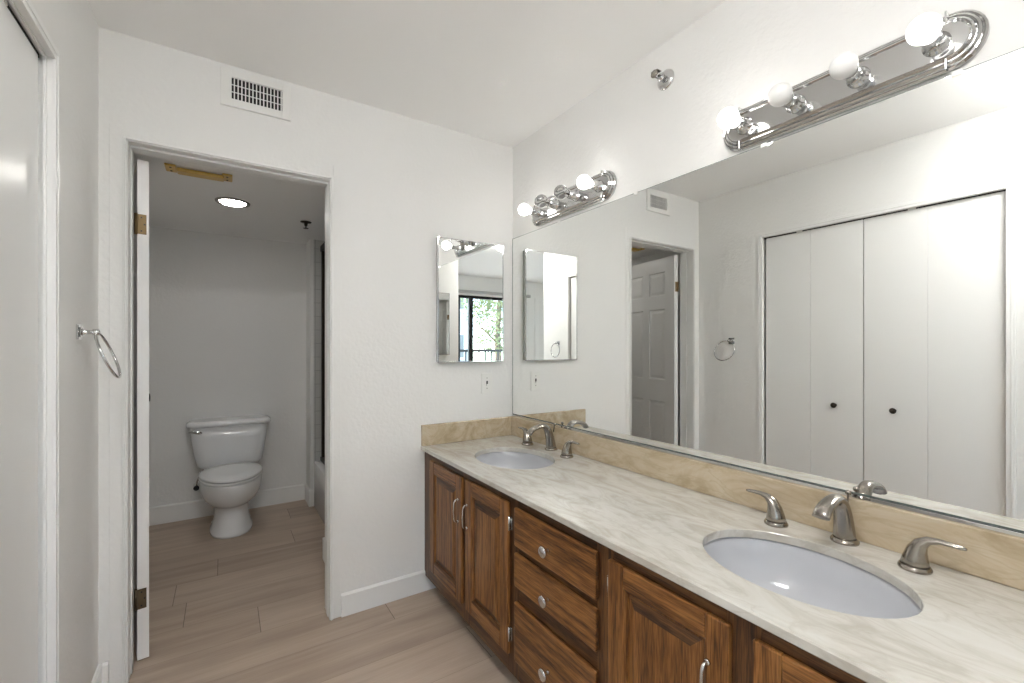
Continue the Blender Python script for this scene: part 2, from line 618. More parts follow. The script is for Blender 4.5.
mb = MB(); mb.lathe([(0.19, -0.026), (0.19, -0.055), (0.17, -0.08), (0.12, -0.095), (0.06, -0.102), (0, -0.104)], (LX, LY, H), (0, 0, 1), 40, caps=(True, False)); mb.build('diffuser', FILL_LAMP, r)
mb = MB(); mb.box((0.68, -0.20, 0), (XM - 0.0003, -0.09, H)); struct('wall_near', mb, WALL, 'white wall at the near end of the vanity beside the camera', 'wall')

# ---- outdoors seen through the glass door
mb = MB(); mb.box((-9, -2.3, -0.25), (4, -14, -0.2)); struct('ground', mb, CONCRETE, 'pale paved yard outside the bedroom', 'ground')
r = thing('balcony_railing', (-1.0, -3.6, -0.2), 'black railing of upright bars outside the glass door', 'railing')
mb = MB(); mb.box((-3.5, -3.62, 1.17), (1.5, -3.58, 1.22)); mb.box((-3.5, -3.615, 0.0), (1.5, -3.585, 0.04)); mb.build('rail', BLACK, r)
for i in range(33):
    mb = MB(); x = -3.45 + 0.15 * i
    mb.box((x - 0.012, -3.612, -0.2 if i % 8 == 0 else 0.04), (x + 0.012, -3.588, 1.17)); mb.build('baluster', BLACK, r)
r = thing('house', (1.2, -11, -0.2), 'pale stucco house with white windows beyond the trees', 'house')
mb = MB(); mb.box((-4.85, -13.5, -0.2), (3.4, -10.5, 4.4)); mb.build('wall', STUCCO, r)
mb = MB(); mb.loft([[(-5.1, -13.8, 4.4), (3.7, -13.8, 4.4), (3.7, -10.2, 4.4), (-5.1, -10.2, 4.4)], [(-2.0, -12.1, 5.3), (2.7, -12.1, 5.3), (2.7, -11.9, 5.3), (-2.0, -11.9, 5.3)]], smooth=False)
mb.build('roof', BARK, r)
for x, z in ((-4.7, 0.8), (-4.7, 2.6), (-2.4, 0.8), (-2.4, 2.6)):
    mb = MB(); mb.box((x, -10.5, z), (x + 0.9, -10.46, z + 1.0)); w = mb.build('window', TRIM, r)
    mb = MB(); mb.box((x + 0.08, -10.46, z + 0.08), (x + 0.42, -10.455, z + 0.92)); mb.box((x + 0.48, -10.46, z + 0.08), (x + 0.82, -10.455, z + 0.92)); mb.build('pane', GREYPANEL, w)


def tree(loc, h, rad, nleaf, label, grp):
    r = thing('leafy_tree', loc, label, 'tree', grp)
    X, Y, Z = loc
    t = MB()
    t.tube([(X, Y, Z), (X + 0.05, Y, Z + h * 0.4), (X, Y + 0.05, Z + h * 0.8)], [0.12, 0.09, 0.04], 10)
    for k in range(6):
        a = k * 1.1; zz = Z + h * (0.35 + 0.08 * k)
        t.tube([(X, Y, zz), (X + rad * 0.6 * math.cos(a), Y + rad * 0.6 * math.sin(a), zz + rad * 0.5)], [0.04, 0.012], 6)
    t.build('trunk', BARK, r)
    c = MB(); b = c.bm
    for k in range(nleaf):
        while True:
            p = Vector((random.uniform(-1, 1), random.uniform(-1, 1), random.uniform(-1, 1)))
            if 0.15 < p.length < 1 and (math.sin(p.x * 7 + Y) + math.sin(p.z * 8 + X) + math.sin(p.y * 6)) > -0.5:
                break
        q = Vector((X + p.x * rad, Y + p.y * rad, Z + h * 0.68 + p.z * h * 0.42))
        d = Vector((random.uniform(-1, 1), random.uniform(-1, 1), random.uniform(-1, 1))).normalized()
        e = d.orthogonal().normalized(); s = random.uniform(0.06, 0.13)
        mid = q + d * s * 0.5 + e.cross(d) * s * 0.12
        v = [b.verts.new(q), b.verts.new(mid + e * s * 0.3), b.verts.new(q + d * s), b.verts.new(mid - e * s * 0.3)]
        b.faces.new((v[0], v[1], v[2])); b.faces.new((v[0], v[2], v[3]))
    c.build('crown', LEAF, r, weld=False)


tree((-4.05, -7.0, -0.2), 4.4, 1.2, 5200, 'nearer leafy green tree beyond the balcony railing', 'trees outside the glass door')
tree((-2.2, -8.8, -0.2), 2.6, 0.9, 2600, 'smaller leafy tree in front of the pale house', 'trees outside the glass door')
tree((-6.4, -10.0, -0.2), 5.0, 1.5, 3600, 'tall leafy tree farther behind the balcony railing', 'trees outside the glass door')

# ---- toilet room shell
mb = MB(); mb.box((-0.62, YT, 0), (1.6, YT + 0.1, 2.4)); struct('wall_toilet_back', mb, WALL, 'white textured wall behind the toilet', 'wall')
mb = MB(); mb.box((-0.62, YB + WT, 0), (-0.52, YT, 2.4)); struct('wall_toilet_left', mb, WALL, 'white side wall of the toilet room behind the open door', 'wall')
mb = MB(); mb.box((1.42, YB + WT, 0), (1.52, YT, 2.4)); struct('wall_toilet_right', mb, TILE, 'white tiled long wall over the bathtub', 'wall')
mb = MB(); mb.box((0.575, 3.83, 0), (1.42, YT, 2.4)); struct('wall_tub_end', mb, [WALL], 'white wall return at the end of the bathtub', 'wall')
mb = MB(); mb.box((0.60, 3.818, 0.34), (1.42, 3.8298, TZ - 0.002)); struct('trim_4', mb, TILE, 'white square tiles on the wall at the bathtub end', 'tiles')
mb = MB(); mb.box((0.51, YB + WT, 0), (1.42, 2.40, 2.4)); struct('wall_tub_near', mb, WALL, 'white wall at the near end of the bathtub beside the doorway', 'wall')
mb = MB(); mb.box((-0.62, YB + WT, TZ), (1.52, YT + 0.1, TZ + 0.1)); struct('ceiling_toilet', mb, CEIL, 'low white ceiling of the toilet room', 'ceiling')


# ---- baseboards
def base_x(mb, x0, x1, y, h=0.107, t=0.012):   # on a wall facing -y
    mb.loft([[(x, y, 0.001), (x, y - t, 0.001), (x, y - t, h - 0.008), (x, y - t * 0.4, h), (x, y, h)] for x in (x0, x1)], smooth=False)


def base_y(mb, y0, y1, x, s=1, h=0.107, t=0.012):   # on a wall facing +x (s=1) or -x
    mb.loft([[(x, y, 0.001), (x + s * t, y, 0.001), (x + s * t, y, h - 0.008), (x + s * t * 0.4, y, h), (x, y, h)] for y in (y0, y1)], smooth=False)


mb = MB(); base_x(mb, 0.4605, 0.936, YB - 0.0003); base_x(mb, XL + 0.012, -0.358, YB - 0.0003); struct('baseboard_back', mb, TRIM, 'white baseboard along the doorway wall', 'baseboard')
mb = MB(); base_y(mb, CY1 + 0.022, YB - 0.001, XL + 0.0003); base_y(mb, LEND, CY0 - 0.04, XL + 0.0003); struct('baseboard_left', mb, TRIM, 'white baseboard along the closet wall', 'baseboard')
mb = MB(); base_x(mb, -0.52, 0.562, YT - 0.0003, 0.13); base_y(mb, 3.83, YT - 0.001, 0.5747, -1, 0.13); base_x(mb, 0.5627, 0.597, 3.8297, 0.13); struct('baseboard_toilet', mb, TRIM, 'white baseboard behind the toilet', 'baseboard')
mb = MB(); base_y(mb, YB + WT, 2.40, 0.5097, -1, 0.13); mb.box((0.492, 2.4005, 0.001), (0.5985, 2.84, 0.13), 0.004)
struct('baseboard_tub', mb, TRIM, 'short white baseboard block in front of the bathtub', 'baseboard')

# ---- doorway casing and jamb
mb = MB()
for (a, c) in (((DL - 0.018, 0.001), (DL, DT)), ((DR, 0.001), (DR + 0.018, DT)), ((DL - 0.018, DT), (DR + 0.018, DT + 0.018))):
    mb.box((a[0], YB - 0.004, a[1]), (c[0], YB + WT, c[1]))
# door stop bead
mb.box((DL, YB + 0.055, 0.001), (DL + 0.003, YB + 0.07, DT)); mb.box((DR - 0.003, YB + 0.03, 0.001), (DR, YB + 0.07, DT)); mb.box((DL + 0.003, YB + 0.03, DT - 0.008), (DR - 0.003, YB + 0.07, DT))
# narrow moulded casing (three stepped beads)
for w0, w1, d in ((0.0, 0.005, 0.008), (0.005, 0.010, 0.014), (0.010, 0.015, 0.009)):
    mb.box((DL - 0.0 - w1, YB - d, 0.001), (DL - 0.0 - w0, YB - 0.0004, DT + 0.0 + w1), 0.002)
    mb.box((DR + 0.0 + w0, YB - d, 0.001), (DR + 0.0 + w1, YB - 0.0004, DT + 0.0 + w1), 0.002)
    mb.box((DL - 0.0 - w0, YB - d, DT + 0.0 + w0), (DR + 0.0 + w0, YB - 0.0004, DT + 0.0 + w1), 0.002)
struct('trim_1', mb, TRIM, 'white moulded casing and jamb around the toilet room doorway', 'door casing')
mb = MB()
mb.box((-0.357, YB - 0.004, 0.001), (DL - 0.016, YB - 0.0003, 2.095), 0.0015); mb.box((DR + 0.016, YB - 0.004, 0.001), (0.460, YB - 0.0003, 2.115), 0.0015)
struct('trim_2', mb, WALL, 'flat white filler strips beside the doorway casing', 'trim')

# ---- the open six panel door of the toilet room
ang = math.radians(100.5)
d1 = thing('door_1', (-0.2935, YB + WT + 0.014, 0), 'white six panel door standing open into the toilet room', 'door', kind='structure')
mb = MB()
TH, LW, LH = 0.037, 0.70, 2.03
# local frame: width along +x from hinge, thickness along +y, panels on both faces; z up.  Mapped below.
def panel_face(mb, y, s):
    xs = [0.0, 0.11, 0.312, 0.388, 0.59, LW]
    zs = [0.0, 0.20, 0.80, 0.985, 1.585, 1.70, 1.90, LH - 0.012]
    b = mb.bm
    for i in range(5):
        for j in range(7):
            x0, x1, z0, z1 = xs[i], xs[i + 1], zs[j], zs[j + 1]
            pan = i in (1, 3) and j in (1, 3, 5)
            if not pan:
                b.faces.new([b.verts.new(p) for p in ((x0, y, z0), (x1, y, z0), (x1, y, z1), (x0, y, z1))])
            else:
                def rr(k, dep):
                    return [(x0 + k, y + s * dep, z0 + k), (x1 - k, y + s * dep, z0 + k), (x1 - k, y + s * dep, z1 - k), (x0 + k, y + s * dep, z1 - k)]
                mb.loft([rr(0, 0), rr(0.006, 0.009), rr(0.014, 0.009), rr(0.034, 0.003)], caps=(False, True), smooth=False)
panel_face(mb, 0.0, 1)
panel_face(mb, TH, -1)
zt = LH - 0.012
for q in (((0, 0, 0), (0, TH, 0), (0, TH, zt), (0, 0, zt)), ((LW, 0, 0), (LW, TH, 0), (LW, TH, zt), (LW, 0, zt)),
          ((0, 0, 0), (LW, 0, 0), (LW, TH, 0), (0, TH, 0)), ((0, 0, zt), (LW, 0, zt), (LW, TH, zt), (0, TH, zt))):
    mb.bm.faces.new([mb.bm.verts.new(p) for p in q])
def door_local(p):    # hinge corner at root; open door runs along +y, edge faces the camera
    return Vector((math.cos(ang) * p[0] + math.sin(ang) * p[1], math.sin(ang) * p[0] - math.cos(ang) * p[1], p[2] + 0.005))
for v in mb.bm.verts:
    v.co = door_local(v.co) + d1.location
mb.build('slab', DOORW, d1)
for zc, mt in ((1.763, BRASS), (0.250, HINGEB)):
    mb = MB()
    mb.box((0.0005, 0.001, zc - 0.04), (-0.002, TH - 0.008, zc + 0.04), 0.0006)
    for dz in (-0.027, 0, 0.027):
        mb.lathe([(0.0035, 0), (0.003, 0.0012)], (-0.002, 0.017 + (0.006 if dz == 0 else -0.004), zc + dz), (-1, 0, 0), 8, mi=1)
    for v in mb.bm.verts:
        v.co = door_local(v.co - Vector((0, 0, 0.005))) + d1.location
    mb.lathe([(0.006, -0.042), (0.006, 0.042)], (d1.location.x - 0.004, d1.location.y + 0.003, zc), (0, 0, 1), 12)
    mb.build('hinge', [mt, BLACK], d1, label='brass hinge' if mt is BRASS else 'dark bronze hinge')
for s in (-1, 1):
    mb = MB(); y = 0.0 if s < 0 else TH
    prof = [(0.030, 0), (0.030, 0.006), (0.012, 0.008), (0.011, 0.022), (0.024, 0.030), (0.027, 0.040), (0.020, 0.050), (0.0, 0.052)]
    mb.lathe([(a, h) for a, h in prof], (LW - 0.062, y, 1.0), (0, s, 0), 20, caps=(True, False))
    for v in mb.bm.verts:
        v.co = door_local(v.co) + d1.location
    mb.build('door_knob', BRONZE, d1, label='dark bronze door knob')

# ---- closet casing and the two folding closet doors
mb = MB()
# jamb lining with a stepped moulding inside the opening and a thin edge bead on the wall face
for d0, d1_, t_ in ((0.100, 0.024, 0.010), (0.024, 0.016, 0.016), (0.016, 0.004, 0.012), (0.004, -0.003, 0.015)):
    mb.box((XL - d0, CY1 - t_, 0.001), (XL - d1_, CY1 - 0.0003, CT - 0.0003), 0.001)
    mb.box((XL - d0, CY0 + 0.0003, 0.001), (XL - d1_, CY0 + t_, CT - 0.0003), 0.001)
    mb.box((XL - d0, CY0 + t_, CT - t_), (XL - d1_, CY1 - t_, CT - 0.0003), 0.001)
for w0, w1, d in ((0.0, 0.012, 0.005), (0.012, 0.020, 0.003)):
    mb.box((XL + 0.0003, CY1 + w0, 0.001), (XL + d, CY1 + w1, CT + w1), 0.001)
    mb.box((XL + 0.0003, CY0 - w1, 0.001), (XL + d, CY0 - w0, CT + w1), 0.001)
    mb.box((XL + 0.0003, CY0 - w0, CT + w0), (XL + d, CY1 + w0, CT + w1), 0.001)
struct('trim_3', mb, TRIM, 'white moulded casing around the folding closet doors', 'door casing')
mb = MB(); mb.box((XL - 0.066, CY0 + 0.011, CT - 0.022), (XL - 0.030, CY1 - 0.011, CT - 0.0105)); struct('trim_6', mb, SLOT, 'dark closet track above the folding doors', 'track')
ZB = 0.012
mid = (CY0 + CY1) / 2
for nm, ya, yb, lab, ky in (('door_2', CY0 + 0.020, mid - 0.0025, 'white folding closet door farther from the towel ring with a dark knob', mid - 0.148),
                            ('door_3', mid + 0.0025, CY1 - 0.028, 'white folding closet door nearest the towel ring with a dark knob', mid + 0.148)):
    r = thing(nm, (XL, (ya + yb) / 2, 0), lab, 'closet door', kind='structure')
    m2 = (ya + yb) / 2
    for a, c in ((ya, m2 - 0.0003), (m2 + 0.0003, yb)):
        mb = MB(); mb.box((XL - 0.062, a, ZB), (XL - 0.028, c, CT - 0.0225), 0.0015); mb.build('leaf', DOORW, r)
    mb = MB()
    mb.lathe([(0.010, 0), (0.010, 0.004), (0.006, 0.007), (0.006, 0.016), (0.015, 0.022), (0.017, 0.028), (0.011, 0.034), (0, 0.035)], (XL - 0.0282, ky, 0.900), (1, 0, 0), 18, caps=(True, False))
    mb.build('knob', BRONZE, r, label='dark round knob')
    mb = MB(); mb.box((XL - 0.045, m2 + 0.05, CT - 0.0225), (XL - 0.0265, m2 + 0.085, CT - 0.012)); mb.build('track_guide', PLASTIC, r, label='white track guide clip')

# ================================================================ vanity
XFF, XDF = 0.876, 0.862                      # face frame, door fronts
VY0, VY1 = -0.078, YB - 0.001
van = thing('vanity_cabinet', (1.13, 1.08, 0), 'long brown oak vanity cabinet with raised panel doors and three drawers', 'cabinet')
mb = MB()
mb.box((0.936, VY0 + 0.01, 0.001), (0.950, VY1, 0.09))       # toe kick
mb.box((0.950, VY0 + 0.01, 0.085), (XM - 0.003, VY1, 0.10))     # bottom
mb.box((XFF + 0.02, VY0, 0.10), (XM - 0.003, VY0 + 0.016, 0.60))     # end panel
mb.build('carcass', [DARKWOOD], van)
mb = MB()
ZR = ZC - 0.0232
stiles = [(2.128, VY1), (1.694, 1.738), (1.318, 1.360), (0.860, 0.900), (0.470, 0.518), (VY0, 0.10)]
zb, zt2 = 0.082, 0.700
for a, c in stiles:
    mb.box((XFF, a - 0.012, zb), (XFF + 0.02, min(c + 0.012, VY1), ZR), 0.0012)
for i in range(len(stiles) - 1):
    a, c = stiles[i + 1][1] + 0.012, stiles[i][0] - 0.012
    mb.box((XFF, a, zt2 - 0.02), (XFF + 0.02, c, ZR), 0.0012, mi=1)
    mb.box((XFF, a, zb), (XFF + 0.02, c, 0.165), 0.0012, mi=1)
mb.box((XFF, 0.912, 0.535), (XFF + 0.02, 1.306, 0.58), 0.001, mi=1)
mb.box((XFF, 0.912, 0.35), (XFF + 0.02, 1.306, 0.44), 0.001, mi=1)
mb.build('face_frame', [OAK_SHADE_V, OAK_SHADE_H], van)


def pull(root_part, y, z0, z1, x):
    mb = MB()
    zc = (z0 + z1) / 2
    top = bez((x + 0.001, y, z1 - 0.006), (x - 0.012, y, z1 - 0.005), (x - 0.018, y, z1 - 0.008), (x - 0.0205, y, z1 - 0.022), 8)
    bot = bez((x - 0.0205, y, z0 + 0.022), (x - 0.018, y, z0 + 0.008), (x - 0.012, y, z0 + 0.005), (x + 0.001, y, z0 + 0.006), 8)
    pts = top + [(x - 0.0225, y, zc)] + bot
    mb.tube(pts, 0, 10, flat=[(0.0034, 0.0048 - 0.0008 * math.sin(PI * i / (len(pts) - 1))) for i in range(len(pts))], up=(0, 1, 0))
    for z in (z0 + 0.007, z1 - 0.007):
        mb.lathe([(0.0075, 0), (0.0065, 0.004), (0.0045, 0.006)], (x + 0.0005, y, z), (-1, 0, 0), 12)
    mb.build('handle', SATIN, root_part, label='satin nickel bow pull')


def hinge_leaf(root_part, y, z, s):
    mb = MB()
    mb.box((XFF - 0.003, y, z - 0.024), (XFF + 0.0005, y + s * 0.014, z + 0.024), 0.001)
    mb.lathe([(0.004, -0.026), (0.004, 0.026)], (XDF + 0.006, y + s * 0.002, z), (0, 0, 1), 10)
    mb.build('hinge', CHROME, root_part, label='small bright metal hinge')


# vanity doors: written as meshes whose handles and hinges are sub-parts
def cab_door_mesh(y0, y1, z0, z1, handle_y, hinge_y, hs):
    sw, rw = 0.054, 0.056
    mb = MB(); x0, x1 = XDF, XFF - 0.0004
    mb.box((x0, y0, z0), (x1, y0 + sw, z1), 0.003)
    mb.box((x0, y1 - sw, z0), (x1, y1, z1), 0.003)
    mb.box((x0 + 0.0003, y0 + sw, z0), (x1, y1 - sw, z0 + rw), 0.003, mi=1)
    mb.box((x0 + 0.0003, y0 + sw, z1 - rw), (x1, y1 - sw, z1), 0.003, mi=1)
    a, c, e, f_top = y0 + sw, y1 - sw, z0 + rw, z1 - rw
    def rr(k, x):
        return [(x, a + k, e + k), (x, c - k, e + k), (x, c - k, f_top - k), (x, a + k, f_top - k)]
    mb.loft([rr(-0.001, x0 + 0.002), rr(0.004, x0 + 0.005), rr(0.007, x0 + 0.0115), rr(0.012, x0 + 0.0115), rr(0.034, x0 + 0.003), rr(0.036, x0 + 0.002)], caps=(False, True), smooth=False)
    mb.bm.normal_update()
    for f in mb.bm.faces:      # end grain, with the recess shade put into its colour, on the upper and lower bevels of the raised panel
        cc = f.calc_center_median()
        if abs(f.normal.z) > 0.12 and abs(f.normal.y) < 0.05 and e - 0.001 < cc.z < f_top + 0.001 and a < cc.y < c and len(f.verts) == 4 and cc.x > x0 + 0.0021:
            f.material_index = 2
    d = mb.build('door', [OAK_V, OAK_H, OAK_SHADE_H], van)
    pull(d, handle_y, 0.495, 0.605, x0)
    for z in (z0 + 0.075, z1 - 0.075):
        hinge_leaf(d, hinge_y, z, hs)


cab_door_mesh(1.735, 2.089, 0.150, 0.700, 1.812 - 0.05, 2.089, 1)
cab_door_mesh(1.360, 1.697, 0.150, 0.702, 1.712 - 0.035, 1.360, -1)
cab_door_mesh(0.518, 0.858, 0.150, 0.698, 0.565, 0.858, 1)
cab_door_mesh(0.130, 0.470, 0.150, 0.698, 0.425, 0.130, -1)
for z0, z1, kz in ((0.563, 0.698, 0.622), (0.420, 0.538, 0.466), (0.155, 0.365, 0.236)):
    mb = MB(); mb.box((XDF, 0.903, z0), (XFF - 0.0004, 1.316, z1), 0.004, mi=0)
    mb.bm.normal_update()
    for f in mb.bm.faces:      # end grain in darker oak that carries the shade of the drawer sides
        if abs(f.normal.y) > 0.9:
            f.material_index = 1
    d = mb.build('drawer', [OAK_H, OAK_SHADE_H], van)
    mb = MB()
    mb.lathe([(0.008, 0), (0.007, 0.003), (0.0052, 0.013), (0.007, 0.017), (0.0172, 0.020), (0.0190, 0.024), (0.0168, 0.028), (0.011, 0.0295), (0, 0.030)], (XDF + 0.0005, 1.118, kz), (-1, 0, 0), 22, caps=(True, False))
    mb.build('knob', CHROME, d, label='polished round knob')

# ---- countertop with two undermount sink cut-outs
SINKS = [(1.130, 0.509), (1.130, 1.726)]
RX, RY = 0.169, 0.221
ct = thing('countertop', (1.14, 1.08, ZC - 0.023), 'cream marble countertop with two oval sink cut-outs on the oak vanity', 'countertop')
mb = MB(); b = mb.bm
cx0, cx1, cy0, cy1 = XF, XM - 0.001, VY0 - 0.010, YB - 0.0008
CH = 0.003
zb = ZC - 0.0225
def quad(p):
    b.faces.new([b.verts.new(q) for q in p])
NS = 72
prev = cy0
for (sx, sy) in SINKS:
    ya, yb = sy - 0.26, sy + 0.26
    quad([(cx0 + CH, prev, ZC), (cx1, prev, ZC), (cx1, ya, ZC), (cx0 + CH, ya, ZC)])
    # perimeter points matched with ellipse angles
    per = []
    w, h_ = (cx0 + CH, cx1), (ya, yb)
    k = NS // 4
    for i in range(k): per.append((w[0] + (w[1] - w[0]) * i / k, h_[0]))
    for i in range(k): per.append((w[1], h_[0] + (h_[1] - h_[0]) * i / k))
    for i in range(k): per.append((w[1] - (w[1] - w[0]) * i / k, h_[1]))
    for i in range(k): per.append((w[0], h_[1] - (h_[1] - h_[0]) * i / k))
    el = []
    for (px, py) in per:
        a = math.atan2((py - sy) / RY, (px - sx) / RX)
        el.append((sx + RX * math.cos(a), sy + RY * math.sin(a)))
    mb.loft([[(p[0], p[1], ZC) for p in per], [(p[0], p[1], ZC) for p in el],
             [(sx + (p[0] - sx) * 0.992, sy + (p[1] - sy) * 0.992, ZC - 0.002) for p in el],
             [(sx + (p[0] - sx) * 0.992, sy + (p[1] - sy) * 0.992, zb) for p in el]], caps=(False, False), smooth=False)
    prev = yb
quad([(cx0 + CH, prev, ZC), (cx1, prev, ZC), (cx1, cy1, ZC), (cx0 + CH, cy1, ZC)])
quad([(cx0 + CH, cy0, ZC), (cx0 + CH, cy1, ZC), (cx0, cy1, ZC - CH), (cx0, cy0, ZC - CH)])
quad([(cx0, cy0, ZC - CH), (cx0, cy1, ZC - CH), (cx0, cy1, zb + CH), (cx0, cy0, zb + CH)])
quad([(cx0, cy0, zb + CH), (cx0, cy1, zb + CH), (cx0 + CH, cy1, zb), (cx0 + CH, cy0, zb)])
quad([(cx0 + CH, cy0, zb), (cx0 + CH, cy1, zb), (cx0 + 0.06, cy1, zb), (cx0 + 0.06, cy0, zb)])
quad([(cx0 + CH, cy0, ZC), (cx1, cy0, ZC), (cx1, cy0, zb), (cx0 + CH, cy0, zb)])
mb.build('slab', STONE, ct)
mb = MB(); mb.box((XM - 0.021, cy0, ZC + 0.0003), (XM - 0.001, cy1, ZSP), 0.0022); mb.build('backsplash', STONE2, ct, label='tan marble backsplash under the mirror')
mb = MB(); mb.box((XF + 0.002, cy1 - 0.02, ZC + 0.0003), (XM - 0.0215, cy1, ZSP), 0.0022); mb.build('side_splash', STONE2, ct, label='tan marble side splash on the doorway wall')

for (sx, sy), lab in zip(SINKS, ('white oval undermount sink at the near end of the countertop', 'white oval undermount sink in the corner below the medicine cabinet')):
    s = thing('undermount_sink', (sx, sy, zb - 0.15), lab, 'sink', 'oval sinks in the marble countertop')
    mb = MB()
    rings = []
    for rr_, dz in ((1.10, 0.0), (1.03, 0.0), (1.015, -0.004), (0.99, -0.03), (0.95, -0.065), (0.86, -0.10), (0.70, -0.125), (0.45, -0.138), (0.2, -0.142), (0.115, -0.143)):
        rings.append([(sx + RX * rr_ * math.cos(2 * PI * k / 64), sy + RY * rr_ * math.sin(2 * PI * k / 64), zb - 0.0008 + dz) for k in range(64)])
    rings.append([(sx + 0.018 * math.cos(2 * PI * k / 64), sy + 0.018 * math.sin(2 * PI * k / 64), zb - 0.150) for k in range(64)])
    mb.loft(rings, caps=(False, True))
    mb.build('basin', SINKC, s)
    mb = MB(); mb.lathe([(0.0225, 0), (0.0225, 0.002), (0.016, 0.003), (0.0, 0.004)], (sx, sy, zb - 0.143), (0, 0, 1), 24, caps=(True, False)); mb.build('drain', CHROME, s, label='chrome drain')


# ---- widespread faucets
def faucet(cy, y_left, y_right, lab):
    xs = 1.372
    r = thing('widespread_faucet', (xs, cy, ZC), lab, 'faucet', 'brushed nickel faucets behind the sinks')
    z = ZC + 0.0003
    mb = MB()
    mb.lathe([(0.0315, 0), (0.032, 0.004), (0.029, 0.008), (0.0265, 0.011)], (xs - 0.002, cy, z), (0, 0, 1), 28)
    body = bez((xs - 0.002, cy, z + 0.008), (xs - 0.010, cy, z + 0.075), (xs - 0.022, cy, z + 0.130), (xs - 0.072, cy, z + 0.122), 14)
    body += bez((xs - 0.072, cy, z + 0.122), (xs - 0.104, cy, z + 0.117), (xs - 0.126, cy, z + 0.110), (xs - 0.138, cy, z + 0.090), 8)[1:]
    m = len(body)
    fl = []
    for i in range(m):
        t = i / (m - 1)
        wdt = 0.0255 - 0.0085 * min(1, t / 0.5) + 0.003 * max(0, (t - 0.55) / 0.45)
        thk = 0.0255 - 0.0145 * min(1, t / 0.6)
        fl.append((thk, wdt))
    mb.tube(body, 0, 18, flat=fl, up=(0, 1, 0))
    sp = mb.build('spout', NICKEL, r)
    mb = MB()
    mb.lathe([(0.0028, 0.0), (0.0028, 0.034), (0.006, 0.036), (0.0075, 0.041), (0.006, 0.046), (0, 0.047)], (xs + 0.012, cy, z + 0.085), (0.25, 0, 1), 12, caps=(True, False))
    mb.build('lift_rod', NICKEL, r)
    for hy, s in ((y_left, 1), (y_right, -1)):
        hx = 1.338
        mb = MB()
        mb.lathe([(0.0305, 0), (0.031, 0.004), (0.0285, 0.008), (0.0275, 0.010)], (hx, hy, z), (0, 0, 1), 26)
        pts = [(hx, hy, z + 0.009), (hx, hy + s * 0.001, z + 0.024), (hx, hy + s * 0.004, z + 0.045), (hx, hy + s * 0.011, z + 0.062), (hx, hy + s * 0.024, z + 0.073),
               (hx, hy + s * 0.042, z + 0.077), (hx, hy + s * 0.062, z + 0.077), (hx, hy + s * 0.078, z + 0.076), (hx, hy + s * 0.086, z + 0.0755)]
        fl = [(0.0265, 0.0265), (0.0235, 0.0245), (0.0185, 0.021), (0.0135, 0.0165), (0.0092, 0.0125), (0.006, 0.0095), (0.005, 0.009), (0.0045, 0.008), (0.0025, 0.004)]
        mb.tube(pts, 0, 18, flat=fl, up=(1, 0, 0))
        mb.build('handle', NICKEL, r)


faucet(0.503, 0.660, 0.353, 'brushed nickel faucet with two levers behind the near sink')
faucet(1.752, 1.912, 1.594, 'brushed nickel faucet with two levers behind the corner sink')

# ================================================================ wall mirror
r = thing('wall_mirror', (XM, 1.05, ZMB), 'long frameless mirror covering the wall above the backsplash', 'mirror')
mb = MB(); my1 = YB - 0.007
mb.box((XM - 0.0065, VY0 - 0.01, ZMB), (XM - 0.0008, my1, ZMT)); mb.build('backing', EDGE, r)
mb = MB(); mb.bm.faces.new([mb.bm.verts.new(p) for p in ((XM - 0.0068, VY0 - 0.01, ZMB + 0.004), (XM - 0.0068, my1 - 0.004, ZMB + 0.004), (XM - 0.0068, my1 - 0.004, ZMT - 0.002), (XM - 0.0068, VY0 - 0.01, ZMT - 0.002))])
mb.build('mirror_glass', MIRROR, r)
mb = MB(); mb.box((XM - 0.011, VY0 - 0.01, ZSP + 0.0005), (XM - 0.0008, my1, ZMB - 0.001), 0.0008); mb.build('channel', CHROME, r, label='thin bright metal channel along the bottom edge')
for y in (0.30, 0.735, 1.25, 1.75):
    mb = MB(); mb.box((XM - 0.010, y - 0.009, ZMT - 0.009), (XM - 0.0007, y + 0.009, ZMT + 0.004), 0.001); mb.build('clip', PLASTIC, r, label='white mirror clip')

# ================================================================ medicine cabinet on the doorway wall
def medicine_cabinet(x0, x1, z0, z1, yw, sg, lab):   # sg: direction from the wall into the room along y
    r = thing('medicine_cabinet', ((x0 + x1) / 2, yw, z0), lab, 'medicine cabinet')
    f = yw + sg * 0.030
    mb = MB(); mb.box((x0 + 0.004, f - sg * 0.008, z0 + 0.004), (x1 - 0.004, yw + sg * 0.0005, z1 - 0.004)); mb.build('body', GREYFRAME, r)
    mb = MB(); t = 0.006
    for a, c in (((x0, z0), (x0 + t, z1)), ((x1 - t, z0), (x1, z1)), ((x0 + t, z0), (x1 - t, z0 + t)), ((x0 + t, z1 - t), (x1 - t, z1))):
        mb.box((a[0], f + sg * 0.003, a[1]), (c[0], f - sg * 0.0075, c[1]), 0.0015)
    dd = mb.build('door', CHROME, r, label='polished metal door frame')
    mb = MB(); y = f + sg * 0.0005
    mb.bm.faces.new([mb.bm.verts.new(p) for p in ((x0 + t, y, z0 + t), (x1 - t, y, z0 + t), (x1 - t, y, z1 - t), (x0 + t, y, z1 - t))])
    mb.build('mirror_glass', MIRROR, dd, label='mirror pane')


medicine_cabinet(0.937, 1.341, 1.185, 1.847, YB, -1, 'shallow mirrored medicine cabinet on the doorway wall beside the long mirror')
medicine_cabinet(0.80, 1.204, 1.185, 1.847, -0.09, 1, 'mirrored medicine cabinet on the near wall seen only in the other one')

